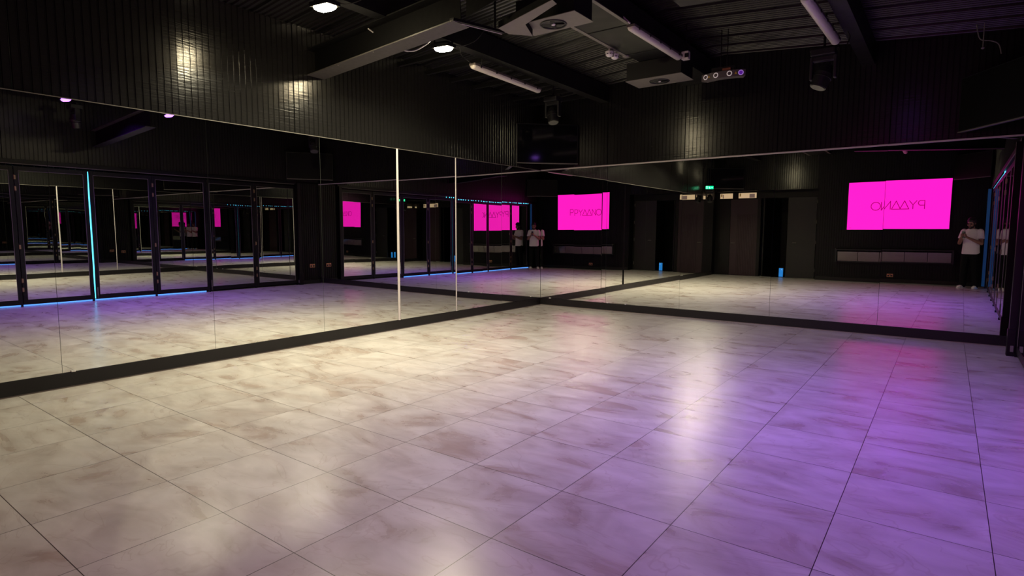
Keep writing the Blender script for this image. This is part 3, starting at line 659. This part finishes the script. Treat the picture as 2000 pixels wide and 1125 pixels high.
def cable(pts, lab, r=0.006, m='white', name='cable'):
    tag(obj(name, B().tube(smooth_path(pts), r), m, smooth=True), lab, 'cable')
cable([(3.02, -3.30, 3.80), (3.09, -3.24, 3.79), (3.13, -3.14, 3.72), (3.22, -3.08, 3.62)], 'white cable curving into the end of the middle batten light', 0.009)
cable([(1.04, -4.86, 3.52), (1.05, -4.72, 3.47), (1.13, -4.58, 3.38), (1.27, -4.45, 3.345), (1.40, -4.38, 3.40), (1.45, -4.32, 3.47)], 'pale cable hanging in a loop beside the nearer warm flood light', 0.007)
cable([(1.46, -3.93, 3.50), (1.44, -3.85, 3.50), (1.33, -3.7, 3.47), (1.23, -3.4, 3.46)], 'thin dark cable from the flood light to the left batten light', 0.004, 'steel')
cable([(6.24, -0.36, 3.745), (6.28, -0.36, 3.58), (6.38, -0.36, 3.54), (6.45, -0.36, 3.49), (6.48, -0.36, 3.38)], 'thin cable arc hanging in the dark upper right corner', 0.006, 'lightsteel')
cable([(5.10, -1.62, 3.57), (5.13, -1.60, 3.5), (5.11, -1.62, 3.42)], 'short cable tail beside the rightmost batten light', 0.006, 'steel')

def detector(x, y, z, lab):
    t = thing('smoke_detector', lab, 'detector', (x, y, z), group='white domed detectors on the duct')
    obj('detector_base', B().cyl((0, 0, 0.0), (0, 0, 0.02), 0.052, n=28).cyl((0, 0, 0.02), (0, 0, 3.64-z), 0.012, n=10), 'white', t, smooth=True)
    obj('detector_dome', B().dome((0, 0, 0.0), 0.050, 0.045).cyl((0, 0, -0.0), (0, 0, -0.012), 0.051, n=28), 'white', t, smooth=True)
    for k in range(8):
        a = k*math.pi/4
        bm = bmesh.new(); box(bm, 0.047, 0.053, -0.011, 0.011, -0.017, -0.008); bmesh.ops.transform(bm, matrix=Matrix.Rotation(a, 4, 'Z'), verts=bm.verts)
        obj('smoke_slot', bm, 'black', t)
detector(2.60, -2.36, 3.585, 'upper left white smoke detector dome of the touching pair')
detector(2.62, -2.25, 3.575, 'lower right white smoke detector dome of the touching pair')
tag(obj('ceiling_sensor', B().dome((0, 0, 0), 0.045, 0.02), 'lightsteel', None, (2.64, -1.98, 3.632), smooth=True), 'flat pale sensor disc on the duct beyond the smoke detectors', 'sensor')
t = thing('signal_box', 'small mauve box fixed beside the far end of the middle batten light', 'box', (3.30, -1.62, 3.56))
obj('box_body', B().box(-0.045, 0.045, -0.04, 0.04, 0, 0.10), 'diffuser', t, bevel=0.006)
obj('box_recess', B().box(0.0, 0.047, -0.042, -0.02, 0.02, 0.07), 'black', t); obj('box_stem', B().cyl((0, 0, 0.1), (0, 0, zdeck(3.3)-3.56), 0.01, n=8), 'steel', t)

def moving_head(x, y, z, tilt, lab, s=1.0, rz=0, lens='light_grey_lens', zt=None):
    t = thing('moving_head_light', lab, 'stage light', (x, y, z), (0, 0, rz), 'black moving head stage lights under the roof')
    zt = zt or zdeck(x)-z-0.02
    obj('clamp', B().box(-0.12*s, 0.12*s, -0.02, 0.02, 0.06*s, 0.09*s).cyl((0, 0, 0.09*s), (0, 0, zt), 0.014, n=10), 'steel', t)
    obj('base', B().box(-0.10*s, 0.10*s, -0.08*s, 0.08*s, 0, 0.06*s), 'black', t, bevel=0.008)
    yk = obj('yoke', B().box(-0.10*s, 0.10*s, -0.03*s, 0.03*s, -0.04*s, 0.0).box(-0.11*s, -0.085*s, -0.035*s, 0.035*s, -0.20*s, 0.0).box(0.085*s, 0.11*s, -0.035*s, 0.035*s, -0.20*s, 0.0), 'black', t, bevel=0.006)
    d = Vector(tilt).normalized(); c = Vector((0, 0, -0.17*s))
    h = B(); h.cyl(c-d*0.10*s, c-d*0.02*s, 0.045*s, 0.078*s); h.cyl(c-d*0.02*s, c+d*0.11*s, 0.078*s, 0.070*s)
    hd_ = obj('head', h, 'black', yk, smooth=True)
    obj('lens', B().cyl(c+d*0.108*s, c+d*0.116*s, 0.062*s, n=24), lens, hd_, smooth=True)
    obj('trim_ring', B().torus(c+d*0.02*s, d, 0.078*s, 0.005*s), 'steel', hd_, smooth=True)
    return t
moving_head(1.12, -1.35, 3.36, (0.25, -0.25, -1), 'black moving head stage light hanging below the end of the left batten light', 1.15)
moving_head(4.86, -1.45, 3.37, (-0.35, -0.2, -1), 'black moving head stage light hanging below the rightmost batten light', 1.25)
moving_head(0.17, -9.05, 2.60, (0.2, 0.4, -1), 'black moving head stage light below the green exit sign', 1.1, zt=1.1)
moving_head(6.1, -5.35, 3.42, (0.3, 0.2, -1), 'black moving head stage light under the right roof half, seen in the left mirrors', 1.1)

# laser bar with four lenses
lb = thing('laser_bar', 'curved light bar with four bright ringed lenses and yellow warning stickers', 'stage light', (3.70, -1.42, 3.36), (0, 0, R_(2)))
bm = bmesh.new(); RR = 0.62; ang = [R_(-90-26+52*k/12) for k in range(13)]
ri = [(math.cos(a)*RR, math.sin(a)*RR+RR, ) for a in ang]; ro = [(math.cos(a)*(RR-0.11), math.sin(a)*(RR-0.11)+RR) for a in ang]
V = [[bm.verts.new((x, y, z)) for (x, y), z in ((ri[k], -0.04), (ri[k], 0.04), (ro[k], 0.04), (ro[k], -0.04))] for k in range(13)]
for A, Bq in zip(V, V[1:]):
    for k in range(4): bm.faces.new((A[k], A[(k+1) % 4], Bq[(k+1) % 4], Bq[k]))
bm.faces.new(V[0]); bm.faces.new(V[-1][::-1])
obj('bar_body', bm, 'taupe', lb)
for k, deg in enumerate((-20, -7, 8.5, 21)):
    a = R_(-90+deg); c = Vector((math.cos(a)*RR, math.sin(a)*RR+RR, 0)); d = Vector((math.cos(a), math.sin(a), -0.0))
    ln = obj('lens', B().cyl(c, c+d*0.004, 0.022, n=20), 'taupe' if k < 3 else mat('violet_lens', (0.12, 0.03, 0.3), 0.2, emit=(0.2, 0.03, 0.6), es=0.3), lb)
    obj('lens_ring', B().torus(c+d*0.003, d, 0.027, 0.0055), 'ring' if k < 3 else 'ringv', ln, smooth=True)
for deg in (-15.5, 15.5):
    a = R_(-90+deg); c = Vector((math.cos(a)*RR, math.sin(a)*RR+RR, 0)); d = Vector((math.cos(a), math.sin(a), 0)); s = Vector((-d.y, d.x, 0))
    bm = bmesh.new(); vv = [bm.verts.new(c+d*0.002+s*u+Vector((0, 0, z))) for u, z in ((-.016, -.014), (.016, -.014), (0, .018))]
    f = bm.faces.new(vv); ex = bmesh.ops.extrude_face_region(bm, geom=[f]); bmesh.ops.translate(bm, verts=[v for v in ex['geom'] if isinstance(v, bmesh.types.BMVert)], vec=d*0.002)
    obj('warning_sticker', bm, 'yellow', lb)
obj('mounting_bracket', B().box(-0.14, 0.14, 0.03, 0.06, 0.04, 0.10).cyl((-0.03, 0.045, 0.10), (-0.03, 0.045, 0.56), 0.006, n=8).cyl((0.05, 0.045, 0.10), (0.05, 0.045, 0.56), 0.006, n=8), 'steel', lb)
obj('maker_plate', B().box(0.0, 0.10, 0.015, 0.03, 0.045, 0.075), mat('rust_label', (0.22, 0.07, 0.03), 0.5), lb)

tag(obj('ceiling_camera', B().dome((0, 0, 0), 0.018, 0.018).cyl((0, 0, 0), (0, 0, 0.27), 0.006, n=8), 'lightsteel', None, (6.31, -0.43, 3.46), smooth=True), 'tiny grey dome in the dark upper right, left of the cable arc', 'sensor')

# exit sign
es_ = thing('exit_sign', 'green lit running figure exit sign hanging above the dark moving head', 'sign', (0.20, -8.9, 2.68), (0, 0, R_(150)))
es_.scale = (0.6, 0.6, 0.6)
obj('sign_box', B().box(-0.20, 0.20, -0.02, 0.02, 0.0, 0.17), 'black', es_, bevel=0.003)
obj('sign_face', B().box(-0.19, 0.19, -0.023, -0.02, 0.008, 0.162), 'green', es_)
man = B(); man.cyl((0.02, -0.026, 0.128), (0.02, -0.023, 0.128), 0.013, n=14)
bm = man.bm
def seg(bm, a, b2, w_):
    a, b2 = Vector((a[0], -0.026, a[1])), Vector((b2[0], -0.026, b2[1])); d = (b2-a).normalized(); n = Vector((-d.z, 0, d.x))*w_/2
    f = bm.faces.new([bm.verts.new(v) for v in (a-n, a+n, b2+n, b2-n)]); ex = bmesh.ops.extrude_face_region(bm, geom=[f]); bmesh.ops.translate(bm, verts=[v for v in ex['geom'] if isinstance(v, bmesh.types.BMVert)], vec=(0, 0.003, 0))
for a, b2, w_ in (((0.01, .11), (-0.01, .07), .026), ((-0.01, .072), (0.02, .045), .014), ((0.02, .045), (0.0, .02), .012), ((-0.01, .072), (-0.035, .05), .014), ((-0.035, .05), (-0.06, .05), .012), ((0.01, .105), (0.045, .09), .010), ((0.0, .10), (-0.035, .095), .010)): seg(bm, a, b2, w_)
obj('running_figure', man, 'signwhite', es_)
dr = bmesh.new(); 
for a, b2, w_ in (((0.10, .02), (0.10, .15), .012), ((0.10, .15), (0.16, .15), .012), ((0.16, .15), (0.16, .02), .012), ((-0.14, .085), (-0.08, .085), .014), ((-0.15, .085), (-0.125, .11), .012), ((-0.15, .085), (-0.125, .06), .012)): seg(dr, a, b2, w_)
obj('door_and_arrow', dr, 'signwhite', es_); obj('sign_chain', B().cyl((-0.15, 0, 0.17), (-0.15, 0, 1.65), 0.003, n=6).cyl((0.15, 0, 0.17), (0.15, 0, 1.65), 0.003, n=6), 'steel', es_)

# ------------------------------------------------------------------ person
def limb(bm, pts, n=14):   # tapered limb with ball joints; pts: (pos, radius)
    for (a, ra), (b2, rb) in zip(pts, pts[1:]):
        cyl(bm, a, b2, ra, rb, n)
    for a, ra in pts:
        mx = Matrix.Translation(a) @ Matrix.Diagonal((ra, ra, ra, 1)); bmesh.ops.create_icosphere(bm, subdivisions=2, radius=1, matrix=mx)
def ball(bm, c, r, rot=None):
    mx = Matrix.Translation(c) @ (rot.to_4x4() if rot else Matrix.Identity(4)) @ Matrix.Diagonal((*r, 1))
    bmesh.ops.create_icosphere(bm, subdivisions=3, radius=1, matrix=mx)
def fused(name, bm, m, parent, vox, sm=6, loc=None):
    me = bpy.data.meshes.new(name+'_raw'); bm.to_mesh(me); bm.free()
    o = bpy.data.objects.new(name+'_raw', me); C.objects.link(o)
    a = o.modifiers.new('r', 'REMESH'); a.mode = 'VOXEL'; a.voxel_size = vox; a.use_smooth_shade = True
    s = o.modifiers.new('s', 'SMOOTH'); s.factor = 0.5; s.iterations = sm
    dg = bpy.context.evaluated_depsgraph_get(); dg.update()
    me2 = bpy.data.meshes.new_from_object(o.evaluated_get(dg)); me2.name = name
    bpy.data.objects.remove(o); me2.materials.clear(); me2.materials.append(M[m])
    me2.polygons.foreach_set('use_smooth', [True]*len(me2.polygons))
    q = bpy.data.objects.new(name, me2); C.objects.link(q); q.parent = parent
    return q
V3 = Vector
PR = thing('person', 'person in white t-shirt and black trousers looking down at a phone in both hands', 'person', (6.45, -9.28, 0), (0, 0, R_(20)))
Hd = V3((0.0, 0.055, 1.615))        # head centre
hr = Matrix.Rotation(R_(-24), 3, 'X') @ Matrix.Rotation(R_(8), 3, 'Z')
def H(x, y, z): return Hd+hr @ V3((x, y, z))
shL, shR = V3((-0.168, 0, 1.41)), V3((0.168, 0, 1.41))
elL, elR = V3((-0.222, 0.075, 1.125)), V3((0.222, 0.05, 1.12))
wrL, wrR = V3((-0.095, 0.335, 1.265)), V3((0.035, 0.335, 1.262))
PH = V3((-0.03, 0.385, 1.315))      # phone centre
bm = bmesh.new()
ellip_loft(bm, [(0, 0, 0.84, .14, .095), (0, 0, 0.95, .145, .10), (0, 0, 1.10, .13, .09), (0, .005, 1.28, .155, .10), (0, 0, 1.40, .15, .085), (0, 0, 1.44, .10, .07), (0, .008, 1.475, .055, .055)])
limb(bm, [(V3((0, .0, 1.43)), .062), (V3((0, .03, 1.53)), .056), (V3((0, .045, 1.57)), .056)])
ball(bm, Hd+V3((0, 0, 0.025)), (.077, .094, .095), hr); ball(bm, H(0, .035, -.045), (.056, .062, .068), hr)       # skull, jaw
ball(bm, H(0, .088, -.098), (.026, .020, .018), hr)                                                                # chin
limb(bm, [(H(0, .092, .018), .009), (H(0, .112, -.018), .013)], 8); ball(bm, H(0, .106, -.024), (.018, .012, .009), hr)  # nose
ball(bm, H(-.03, .083, .024), (.022, .012, .008), hr); ball(bm, H(.03, .083, .024), (.022, .012, .008), hr)        # brow
ball(bm, H(0, .096, -.055), (.024, .009, .006), hr); ball(bm, H(0, .094, -.067), (.020, .009, .006), hr)           # lips
for s in (-1, 1):
    ball(bm, H(s*.079, -.005, -.005), (.010, .019, .031), hr @ Matrix.Rotation(R_(s*-15), 3, 'Z')); ball(bm, H(s*.045, .078, -.022), (.022, .014, .016), hr)
for sh_, el, wr in ((shL, elL, wrL), (shR, elR, wrR)):
    limb(bm, [(sh_, .056), (sh_.lerp(el, .5), .048), (el, .041), (el.lerp(wr, .3), .042), (wr, .026)])
# hands: palms either side of the phone, four bent fingers and a thumb each
for s, wr in ((-1, wrL), (1, wrR)):
    side = V3((s*.040, -.012, -.01)); pc_ = PH+side+V3((0, -.008, -.018))
    limb(bm, [(wr, .026), (pc_, .026)], 10); ball(bm, pc_+V3((0, 0, .008)), (.017, .030, .042))
    for k in range(4):
        z = -.030+.022*k; ln = (.9, 1, 1.05, .85)[3-k]
        a = PH+V3((s*.046, .012, z)); b2 = PH+V3((s*.050, .012+.024*ln, z+.004)); c = PH+V3((s*.030, .012+.034*ln, z+.006)); d = PH+V3((s*.010, .012+.026*ln, z+.004))
        limb(bm, [(a, .0098), (b2, .0092), (c, .0086), (d, .0078)], 8)
    limb(bm, [(PH+V3((s*.045, -.022, -.02)), .012), (PH+V3((s*.038, -.030, .015)), .0105), (PH+V3((s*.014, -.020, .036)), .009)], 8)
hipL, hipR = V3((-.09, 0, .90)), V3((.09, 0, .90)); knL, knR = V3((-.115, .02, .49)), V3((.12, .01, .49)); anL, anR = V3((-.13, -.01, .09)), V3((.135, -.01, .09))
for hp, kn, an in ((hipL, knL, anL), (hipR, knR, anR)): limb(bm, [(hp, .082), (kn, .054), (kn.lerp(an, .3), .056), (an, .036)])
body = fused('body', bm, 'skin', PR, 0.0065, 3)
# eyes, brows, hair, beard
for s in (-1, 1):
    e = bmesh.new(); ball(e, H(s*.031, .083, .004), (.013, .009, .008), hr); obj('eye', e, mat('eye', (.05, .03, .025), .2), PR, smooth=True)
    e = bmesh.new(); ball(e, H(s*.032, .092, .031), (.022, .006, .005), hr); obj('eyebrow', e, 'hair', PR, smooth=True)
bm = bmesh.new(); ball(bm, Hd+hr @ V3((0, -.014, .045)), (.086, .100, .092), hr)
rng = random.Random(3)
for k in range(70):
    a = rng.uniform(0, 2*math.pi); e2 = rng.uniform(.25, 1.45); v = V3((math.cos(a)*math.cos(e2)*.08, math.sin(a)*math.cos(e2)*.092-.012, math.sin(e2)*.088+.048))
    if v.y > .05 and v.z < .09: continue
    ball(bm, Hd+hr @ v, (.014, .014, .014))
for s in (-1, 1): ball(bm, H(s*.072, -.01, .03), (.014, .05, .045), hr)
bm2 = bm; geom = [v for v in bm2.verts if (hr.inverted() @ (v.co-Hd)).z < .052 and (hr.inverted() @ (v.co-Hd)).y > .042]
for v in geom:
    lc = hr.inverted() @ (v.co-Hd); lc.y = min(lc.y, .05); v.co = Hd+hr @ lc
fused('hair', bm2, 'hair', PR, 0.007, 2)
bm = bmesh.new(); ball(bm, H(0, .040, -.070), (.060, .060, .050), hr); ball(bm, H(0, .086, -.100), (.032, .022, .022), hr)
for s in (-1, 1): ball(bm, H(s*.060, .012, -.040), (.012, .030, .040), hr)
ball(bm, H(0, .100, -.044), (.028, .008, .006), hr)
be = fused('beard', bm, 'beard', PR, 0.006, 2)
# t-shirt
bm = bmesh.new()
ellip_loft(bm, [(0, 0, 0.855, .185, .128), (0, 0, .90, .182, .126), (0, .003, 1.05, .172, .120), (0, .006, 1.22, .172, .125), (0, .004, 1.34, .176, .118), (0, 0, 1.41, .165, .098), (0, -.002, 1.455, .125, .082), (0, .0, 1.478, .082, .070)], 32)
for sh_, el in ((shL, elL), (shR, elR)):
    limb(bm, [(sh_, .072), (sh_.lerp(el, .25), .072)]); cyl(bm, sh_.lerp(el, .1), sh_.lerp(el, .62), .070, .072, 18)
rng = random.Random(5)
for k in range(9):   # soft folds
    a = rng.uniform(0, 2*math.pi); z = rng.uniform(.9, 1.2); p = V3((math.cos(a)*.172, math.sin(a)*.118, z)); q = V3((math.cos(a+.5)*.172, math.sin(a+.5)*.118, z+rng.uniform(-.1, .16)))
    limb(bm, [(p, .010), (q, .008)], 8)
fused('t_shirt', bm, 'tee', PR, 0.008, 4)
# trousers
bm = bmesh.new()
ellip_loft(bm, [(0, 0, .80, .172, .120), (0, 0, .90, .172, .118), (0, 0, .97, .160, .110)])
for hp, kn, an in ((hipL, knL, anL), (hipR, knR, anR)):
    limb(bm, [(hp+V3((0, 0, -.05)), .104), (kn, .082), (an+V3((0, 0, .10)), .074), (an+V3((0, 0, -.005)), .078)], 18)
fused('trousers', bm, 'trouser', PR, 0.010, 4)
for an, tw in ((anL, R_(22)), (anR, R_(-4))):
    bm = bmesh.new(); A = V3((an.x, an.y, 0)); rt_ = Matrix.Rotation(tw, 3, 'Z')
    ball(bm, A+rt_ @ V3((0, .03, .042)), (.046, .105, .036), rt_); ball(bm, A+rt_ @ V3((0, .095, .034)), (.047, .062, .030), rt_); ball(bm, A+rt_ @ V3((0, -.04, .055)), (.040, .048, .048), rt_)
    for v in bm.verts: v.co.z = max(v.co.z, .012)
    sh2 = fused('shoe', bm, 'shoe', PR, 0.006, 3)
    bm = bmesh.new(); ellip_loft(bm, [(0, .03, .0, .048, .140), (0, .03, .018, .049, .142)], 28, 2.6); bmesh.ops.transform(bm, matrix=Matrix.Translation(A) @ rt_.to_4x4(), verts=bm.verts)
    obj('sole', bm, 'white', sh2)
ph = thing('phone', 'dark smartphone held in the hands of the person', 'phone', PR.matrix_basis @ PH, (R_(-8), 0, R_(20)))
obj('phone_body', B().box(-.036, .036, -.004, .004, -.062, .098), 'gloss', ph, bevel=0.003)
obj('phone_screen', B().box(-.033, .033, -.0048, -.004, -.058, .094), mat('phone_display', (.02, .02, .02), .2, emit=(.3, .25, .3), es=.25), ph)
obj('camera_bump', B().box(.006, .032, .004, .006, .055, .092), 'black', ph, bevel=0.001)
